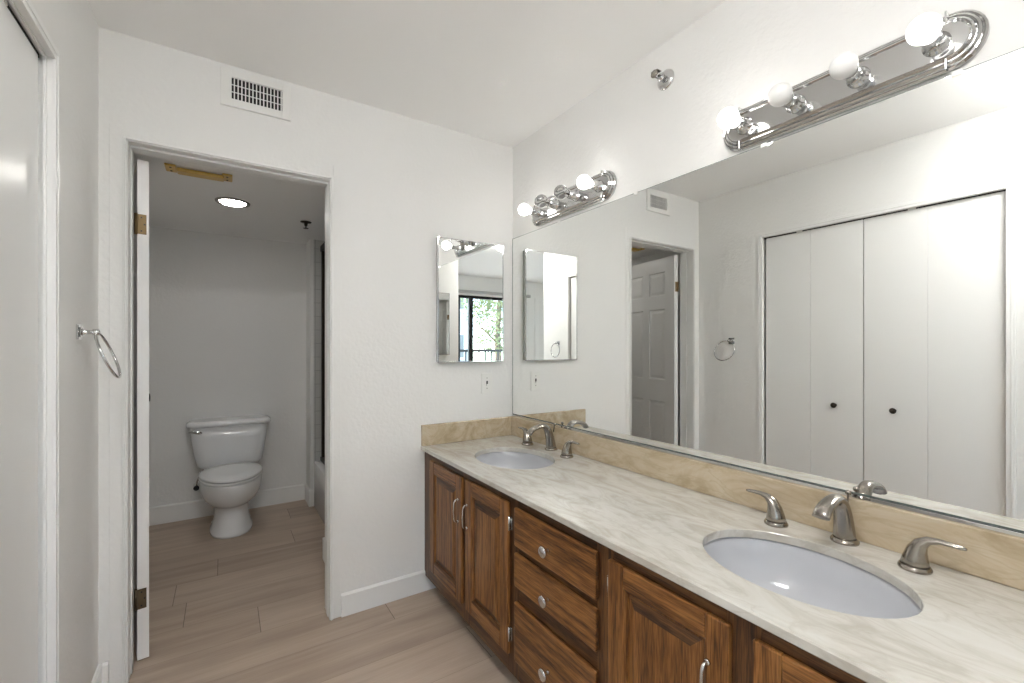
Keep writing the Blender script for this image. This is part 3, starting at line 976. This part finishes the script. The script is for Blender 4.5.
# ---- switch plate
r = thing('light_switch', (1.2475, YB, 1.006), 'white switch plate on the wall below the medicine cabinet', 'switch')
mb = MB(); mb.box((1.2125, YB - 0.006, 1.005), (1.2825, YB - 0.0004, 1.120), 0.002); mb.build('plate', PLASTIC, r)
mb = MB(); mb.box((1.2425, YB - 0.0066, 1.050), (1.2525, YB - 0.0055, 1.076)); mb.build('slot', SLOT, r, label='dark toggle slot')
mb = MB(); mb.box((1.2440, YB - 0.0150, 1.048), (1.2510, YB - 0.0055, 1.058), 0.001); mb.build('toggle', PLASTIC, r)
for z in (1.034, 1.092):
    mb = MB(); mb.lathe([(0.003, 0), (0.002, 0.001)], (1.2475, YB - 0.006, z), (0, -1, 0), 10); mb.build('screw', NICKEL, r)

# ---- air vent high on the doorway wall
r = thing('air_vent', (0.117, YB, 2.266), 'white metal air vent above the toilet room doorway', 'vent')
vx0, vx1, vz0, vz1 = -0.013, 0.247, 2.267, 2.420
gx0, gx1, gz0, gz1 = 0.026, 0.214, 2.300, 2.389
mb = MB()
for a, c in (((vx0, vz0), (gx0, vz1)), ((gx1, vz0), (vx1, vz1)), ((gx0, vz0), (gx1, gz0)), ((gx0, gz1), (gx1, vz1))):
    mb.box((a[0], YB - 0.011, a[1]), (c[0], YB - 0.0004, c[1]), 0.0015)
mb.build('frame', PLASTIC, r)
mb = MB(); mb.box((gx0, YB - 0.0025, gz0), (gx1, YB - 0.0006, gz1)); mb.build('duct_opening', SLOT, r, label='dark duct opening')
mb = MB()
for i in range(14):
    x = gx0 + 0.0134 * (i + 0.72)
    mb.box((x - 0.0021, YB - 0.0085, gz0), (x + 0.0021, YB - 0.003, gz1))
for z in (2.330, 2.360):
    mb.box((gx0, YB - 0.0045, z - 0.0015), (gx1, YB - 0.003, z + 0.0015))
mb.build('grille', PLASTIC, r)
mb = MB(); mb.box((0.016, YB - 0.014, 2.328), (0.020, YB - 0.0088, 2.362), 0.001); mb.build('damper_lever', PLASTIC, r)
for x, z in ((0.004, 2.349), (0.231, 2.341)):
    mb = MB(); mb.lathe([(0.0035, 0), (0.0025, 0.001)], (x, YB - 0.009, z), (0, -1, 0), 10); mb.build('screw', NICKEL, r)


# ================================================================ vanity light bars
def stadium(yc, zc, half, rad, x, n=14):
    pts = []
    for i in range(n + 1):
        a = -PI / 2 + PI * i / n
        pts.append((x, yc + half + rad * math.cos(a), zc + rad * math.sin(a)))
    for i in range(n + 1):
        a = PI / 2 + PI * i / n
        pts.append((x, yc - half + rad * math.cos(a), zc + rad * math.sin(a)))
    return pts


def light_bar(yc, zc, bulbs, lab):
    r = thing('vanity_light', (XM, yc, zc), lab, 'light fixture', 'chrome bath light bars above the mirror')
    half = 0.245
    mb = MB()
    prof = [(0.066, 0.0006), (0.066, 0.010), (0.062, 0.014), (0.059, 0.012), (0.057, 0.018), (0.053, 0.022), (0.050, 0.019), (0.048, 0.025), (0.044, 0.029), (0.041, 0.026), (0.039, 0.0275), (0.0375, 0.0265)]
    mb.loft([stadium(yc, zc, half, rd, XM - d) for rd, d in prof], caps=(True, True), smooth=False)
    mb.build('back_plate', BARMETAL, r)
    for ys in (yc - half, yc + half):
        for s in (-1, 1):
            mb = MB(); mb.box((XM - 0.0300, ys - 0.002, zc + s * 0.040), (XM - 0.0006, ys + 0.002, zc + s * 0.0668), 0.0008); mb.build('joint_clip', CHROME, r)
    for i, kd in enumerate(bulbs):
        y = yc - 0.2286 + 0.1524 * i
        mb = MB()
        mb.lathe([(0.026, 0.0), (0.026, 0.004), (0.020, 0.006), (0.0195, 0.050), (0.0210, 0.054), (0.0175, 0.055), (0.0170, 0.040)], (XM - 0.026, y, zc), (-1, 0, 0), 24)
        so = mb.build('socket', CHROME, r)
        R = 0.0305 if kd != 'clear' else 0.034
        cxx = 0.116 if kd != 'clear' else 0.118
        pr = [(0.0125, 0.068), (0.0135, 0.078), (0.0165, cxx - R * 0.86)]
        for k in range(15):
            a = 0.55 + (PI - 0.55) * k / 14
            pr.append((R * math.sin(a), cxx - R * math.cos(a)))
        mb = MB(); mb.lathe(pr, (XM, y, zc), (-1, 0, 0), 26, caps=(True, False))
        if kd == 'led':
            mb.lathe([(0.003, cxx + R - 0.001), (0.002, cxx + R + 0.0015)], (XM, y, zc), (-1, 0, 0), 10, mi=1)
        mat, bl = {'lit': (LIT, 'glowing white round bulb'), 'led': (SOFT, 'glowing white bulb with a small dot on its tip'),
                   'off': (FROST, 'frosted white bulb'), 'clear': (CLEAR, 'clear glass globe bulb')}[kd]
        bo = mb.build('bulb', [mat, GREYFRAME], so, label=bl)
        if kd == 'clear':
            mb = MB()
            mb.lathe([(0.0045, 0.070), (0.003, 0.095), (0.002, 0.102)], (XM, y, zc), (-1, 0, 0), 10)
            mb.tube([(XM - 0.10, y - 0.002, zc), (XM - 0.117, y - 0.008, zc + 0.003), (XM - 0.119, y, zc + 0.006), (XM - 0.117, y + 0.008, zc + 0.003), (XM - 0.10, y + 0.002, zc)], 0.0006, 6)
            mb.build('filament', NICKEL, so)


light_bar(0.5586, 1.975, ('led', 'off', 'off', 'lit'), 'chrome four bulb light bar above the near end of the mirror')
light_bar(1.673, 1.982, ('lit', 'clear', 'clear', 'lit'), 'chrome four bulb light bar in the corner near the medicine cabinet')

# ---- wall sprinkler
r = thing('sidewall_sprinkler', (XM, 1.108, 2.294), 'small chrome fire sprinkler on the wall between the two light bars', 'sprinkler')
o = (XM - 0.0005, 1.108, 2.294)
mb = MB(); mb.lathe([(0.038, 0), (0.037, 0.004), (0.028, 0.010), (0.018, 0.013), (0.016, 0.013)], o, (-1, 0, 0), 26); mb.build('escutcheon', CHROME, r)
mb = MB()
mb.lathe([(0.012, 0.012), (0.012, 0.026), (0.015, 0.027), (0.015, 0.034), (0.009, 0.036), (0.008, 0.042)], o, (-1, 0, 0), 16)
for s in (-1, 1):
    mb.tube([(o[0] - 0.036, o[1] + s * 0.011, o[2]), (o[0] - 0.052, o[1] + s * 0.013, o[2]), (o[0] - 0.066, o[1] + s * 0.004, o[2])], 0.0028, 8)
mb.tube([(o[0] - 0.040, o[1], o[2]), (o[0] - 0.064, o[1], o[2])], 0.0026, 8)
mb.build('body', CHROME, r)
mb = MB(); mb.lathe([(0.005, 0.064), (0.015, 0.067), (0.015, 0.069), (0.004, 0.070)], o, (-1, 0, 0), 16); mb.box((o[0] - 0.069, o[1] - 0.015, o[2] + 0.010), (o[0] - 0.045, o[1] + 0.015, o[2] + 0.012)); mb.build('deflector', NICKEL, r)


# ---- towel rings on the left wall
def towel_ring(y, z, tilt, swing, lab):
    r = thing('towel_ring', (XL, y, z), lab, 'towel ring', 'chrome towel rings on the closet wall')
    mb = MB()
    mb.box((XL + 0.0004, y - 0.024, z - 0.024), (XL + 0.007, y + 0.024, z + 0.024), 0.0025)
    mb.box((XL + 0.007, y - 0.016, z - 0.016), (XL + 0.011, y + 0.016, z + 0.016), 0.002)
    mb.build('mount_plate', CHROME, r)
    mb = MB(); mb.lathe([(0.012, 0.010), (0.007, 0.018), (0.0065, 0.034), (0.010, 0.036), (0.010, 0.050), (0.004, 0.053)], (XL, y, z), (1, 0, 0), 18); mb.build('post', CHROME, r)
    c0 = Vector((XL + 0.043, y, z - 0.002))
    R = 0.078
    pts = []
    for k in range(48):
        a = 2 * PI * k / 48
        v = Vector((0, R * math.sin(a), -R + R * math.cos(a)))
        v = Matrix.Rotation(swing, 3, 'X') @ v
        v = Matrix.Rotation(-tilt, 3, 'Y') @ v
        pts.append(c0 + v)
    mb = MB(); mb.tube(pts, 0.0042, 10, closed=True); mb.build('ring', CHROME, r)


towel_ring(1.910, 1.314, math.radians(20), math.radians(14), 'chrome towel ring on the wall between closet and doorway')
towel_ring(0.330, 1.310, math.radians(3), 0.0, 'chrome towel ring seen only in the medicine cabinet mirror')

# ================================================================ toilet room contents
TX = 0.043
t = thing('toilet', (TX, 3.7, 0), 'white two piece toilet against the toilet room far wall', 'toilet')


def ell(cx, cy, rx, ryf, ryb, z, n=40, e=2.0):
    out = []
    for k in range(n):
        a = 2 * PI * k / n
        c, s = math.cos(a), math.sin(a)
        c = math.copysign(abs(c) ** (2 / e), c); s = math.copysign(abs(s) ** (2 / e), s)
        out.append((cx + rx * c, cy + (ryb if s > 0 else ryf) * s, z))
    return out


mb = MB()
rings = [ell(TX, 3.70, 0.127, 0.222, 0.23, 0.001, e=2.3), ell(TX, 3.70, 0.127, 0.222, 0.23, 0.018, e=2.3), ell(TX, 3.705, 0.117, 0.205, 0.23, 0.03, e=2.3),
         ell(TX, 3.71, 0.105, 0.170, 0.24, 0.10, e=2.2), ell(TX, 3.71, 0.103, 0.160, 0.25, 0.16, e=2.2), ell(TX, 3.70, 0.110, 0.172, 0.26, 0.182), ell(TX, 3.69, 0.128, 0.205, 0.26, 0.200),
         ell(TX, 3.67, 0.154, 0.245, 0.26, 0.232), ell(TX, 3.65, 0.173, 0.272, 0.28, 0.275), ell(TX, 3.63, 0.181, 0.285, 0.30, 0.325), ell(TX, 3.62, 0.183, 0.290, 0.31, 0.372),
         ell(TX, 3.62, 0.180, 0.287, 0.31, 0.382), ell(TX, 3.60, 0.14, 0.23, 0.20, 0.383)]
mb.loft(rings)
# shelf under the tank
mb.box((TX - 0.12, 3.80, 0.28), (TX + 0.12, 4.02, 0.385), 0.03, seg=4)
mb.build('bowl', CERAMIC, t)
mb = MB()
def tank_ring(z, wx, y0, y1, e=5):
    return ell(TX - 0.006, (y0 + y1) / 2, wx, (y1 - y0) / 2, (y1 - y0) / 2, z, 56, e)
mb.loft([tank_ring(0.388, 0.165, 3.865, 4.01), tank_ring(0.392, 0.185, 3.855, 4.015), tank_ring(0.42, 0.205, 3.845, 4.02), tank_ring(0.50, 0.222, 3.835, 4.025), tank_ring(0.60, 0.235, 3.828, 4.028), tank_ring(0.694, 0.242, 3.825, 4.028)])
mb.build('tank', CERAMIC, t)
mb = MB()
mb.loft([tank_ring(0.695, 0.250, 3.815, 4.030), tank_ring(0.700, 0.263, 3.808, 4.034), tank_ring(0.722, 0.264, 3.806, 4.034), tank_ring(0.732, 0.250, 3.815, 4.030), tank_ring(0.735, 0.22, 3.84, 4.01)])
mb.build('tank_lid', CERAMIC, t)
mb = MB()
mb.loft([ell(TX, 3.615, 0.176, 0.284, 0.20, 0.3880), ell(TX, 3.615, 0.188, 0.297, 0.205, 0.391), ell(TX, 3.615, 0.188, 0.297, 0.205, 0.400), ell(TX, 3.615, 0.184, 0.292, 0.20, 0.4045)])
mb.build('seat', CERAMIC, t)
mb = MB()
mb.loft([ell(TX, 3.615, 0.172, 0.278, 0.20, 0.4085), ell(TX, 3.615, 0.187, 0.296, 0.205, 0.4115), ell(TX, 3.615, 0.186, 0.294, 0.205, 0.420), ell(TX, 3.615, 0.172, 0.275, 0.19, 0.426), ell(TX, 3.615, 0.10, 0.18, 0.12, 0.429)])
mb.box((TX - 0.09, 3.80, 0.386), (TX + 0.09, 3.835, 0.418), 0.008)
mb.build('lid', CERAMIC, t)
mb = MB()
mb.lathe([(0.014, 0), (0.013, 0.006), (0.008, 0.009)], (-0.186, 3.832, 0.670), (0, -1, 0), 16)
mb.tube([(-0.208, 3.820, 0.673), (-0.180, 3.814, 0.670), (-0.148, 3.810, 0.664), (-0.130, 3.812, 0.660)], 0, 10, flat=[(0.009, 0.005), (0.010, 0.006), (0.012, 0.006), (0.006, 0.004)], up=(0, 1, 0))
mb.build('flush_lever', CHROME, t, label='chrome flush lever')
for s in (-1, 1):
    mb = MB(); mb.lathe([(0.016, 0), (0.015, 0.010), (0.009, 0.017), (0, 0.019)], (TX + s * 0.104, 3.80, 0.019), (0, 0, 1), 16, caps=(True, False)); mb.build('bolt_cap', CERAMIC, t)
r = thing('shutoff_valve', (-0.17, YT, 0.24), 'dark handled water shutoff valve on the wall beside the toilet', 'valve')
mb = MB(); mb.lathe([(0.022, 0), (0.020, 0.004), (0.009, 0.006), (0.009, 0.05), (0.013, 0.05), (0.013, 0.075)], (-0.17, YT - 0.0005, 0.24), (0, -1, 0), 16); mb.build('valve_body', CHROME, r)
mb = MB(); mb.lathe([(0.017, 0.076), (0.019, 0.080), (0.017, 0.090)], (-0.17, YT, 0.24), (0, -1, 0), 12); mb.build('handle', BLACK, r, label='dark oval handle')
mb = MB(); mb.tube(bez((-0.17, YT - 0.062, 0.25), (-0.17, YT - 0.062, 0.31), (-0.135, 3.96, 0.33), (-0.125, 3.95, 0.386), 12), 0.005, 8); mb.build('supply_hose', NICKEL, r)

# bathtub with a dark framed shower door
r = thing('bathtub', (1.0, 3.11, 0), 'white bathtub along the right side of the toilet room', 'bathtub')
mb = MB()
tx0, tx1, ty0, ty1, th = 0.60, 1.41, 2.405, 3.816, 0.36
def rrect(x0, x1, y0, y1, z, rad, n=6):
    out = []
    for (cx, cy, a0) in ((x1 - rad, y1 - rad, 0), (x0 + rad, y1 - rad, PI / 2), (x0 + rad, y0 + rad, PI), (x1 - rad, y0 + rad, 1.5 * PI)):
        for k in range(n + 1):
            a = a0 + PI / 2 * k / n
            out.append((cx + rad * math.cos(a), cy + rad * math.sin(a), z))
    return out
mb.loft([rrect(tx0, tx1, ty0, ty1, 0.001, 0.005), rrect(tx0, tx1, ty0, ty1, th - 0.012, 0.005), rrect(tx0 + 0.004, tx1, ty0, ty1, th, 0.01),
         rrect(tx0 + 0.085, tx1 - 0.06, ty0 + 0.08, ty1 - 0.08, th, 0.12), rrect(tx0 + 0.10, tx1 - 0.075, ty0 + 0.10, ty1 - 0.11, th - 0.03, 0.12), rrect(tx0 + 0.15, tx1 - 0.13, ty0 + 0.18, ty1 - 0.25, 0.09, 0.12)])
mb.build('tub_shell', CERAMIC, r)
r = thing('shower_door', (0.66, 3.1, th), 'dark framed sliding shower door standing on the bathtub rim', 'shower door')
mb = MB(); mb.box((0.652, 3.775, th + 0.0305), (0.688, 3.8175, 2.03), 0.002); mb.box((0.652, 2.4005, th + 0.0305), (0.688, 2.44, 2.03), 0.002); mb.build('jamb', BRONZE, r)
mb = MB(); mb.box((0.645, 2.4005, 2.03), (0.695, 3.8175, 2.075), 0.002); mb.box((0.645, 2.4005, th + 0.0005), (0.695, 3.8175, th + 0.03), 0.002); mb.build('track', BRONZE, r)
mb = MB(); mb.box((0.656, 2.45, th + 0.031), (0.662, 3.12, 2.029)); mb.box((0.676, 2.75, th + 0.031), (0.682, 3.40, 2.029)); mb.build('glass_panel', GREYPANEL, r, label='dark shower glass panels')

# ceiling fittings of the toilet room
r = thing('recessed_light', (0.043, 3.075, TZ), 'round recessed ceiling light in the toilet room', 'light')
mb = MB(); mb.lathe([(0.090, -0.0005), (0.088, -0.006), (0.076, -0.009), (0.070, -0.006), (0.068, -0.001)], (0.043, 3.10, TZ), (0, 0, 1), 36); mb.build('trim_ring', NICKEL, r)
mb = MB(); mb.lathe([(0.0675, -0.004), (0.060, -0.010), (0.035, -0.014), (0, -0.015)], (0.043, 3.10, TZ), (0, 0, 1), 36, caps=(True, False)); mb.build('lens', LENS, r)
r = thing('ceiling_sprinkler', (0.47, 3.32, TZ), 'small dark sprinkler on the toilet room ceiling', 'sprinkler')
mb = MB(); mb.lathe([(0.036, -0.0005), (0.034, -0.004), (0.012, -0.008), (0.010, -0.025), (0.006, -0.03)], (0.47, 3.32, TZ), (0, 0, 1), 24); mb.build('escutcheon', BRONZE, r)
mb = MB(); mb.lathe([(0.004, -0.028), (0.004, -0.042), (0.017, -0.043), (0.017, -0.045), (0.003, -0.046)], (0.47, 3.32, TZ), (0, 0, 1), 16); mb.build('deflector', BRONZE, r)
gy = 2.655
r = thing('ceiling_fixture', (-0.10, gy, TZ), 'narrow yellowed strip fitting with end brackets on the toilet room ceiling', 'fixture')
mb = MB(); mb.box((-0.19, gy - 0.030, TZ - 0.022), (0.0, gy + 0.030, TZ - 0.004), 0.006); mb.build('strip', GOLD, r)
for x in (-0.213, 0.013):
    mb = MB(); mb.box((x - 0.022, gy - 0.048, TZ - 0.010), (x + 0.022, gy + 0.048, TZ - 0.0005), 0.004)
    for dy in (-0.025, 0.025):
        mb.lathe([(0.005, -0.010), (0.004, -0.0125)], (x, gy + dy, TZ), (0, 0, 1), 10, mi=1)
    mb.build('bracket', [GOLD, BRONZE], r)
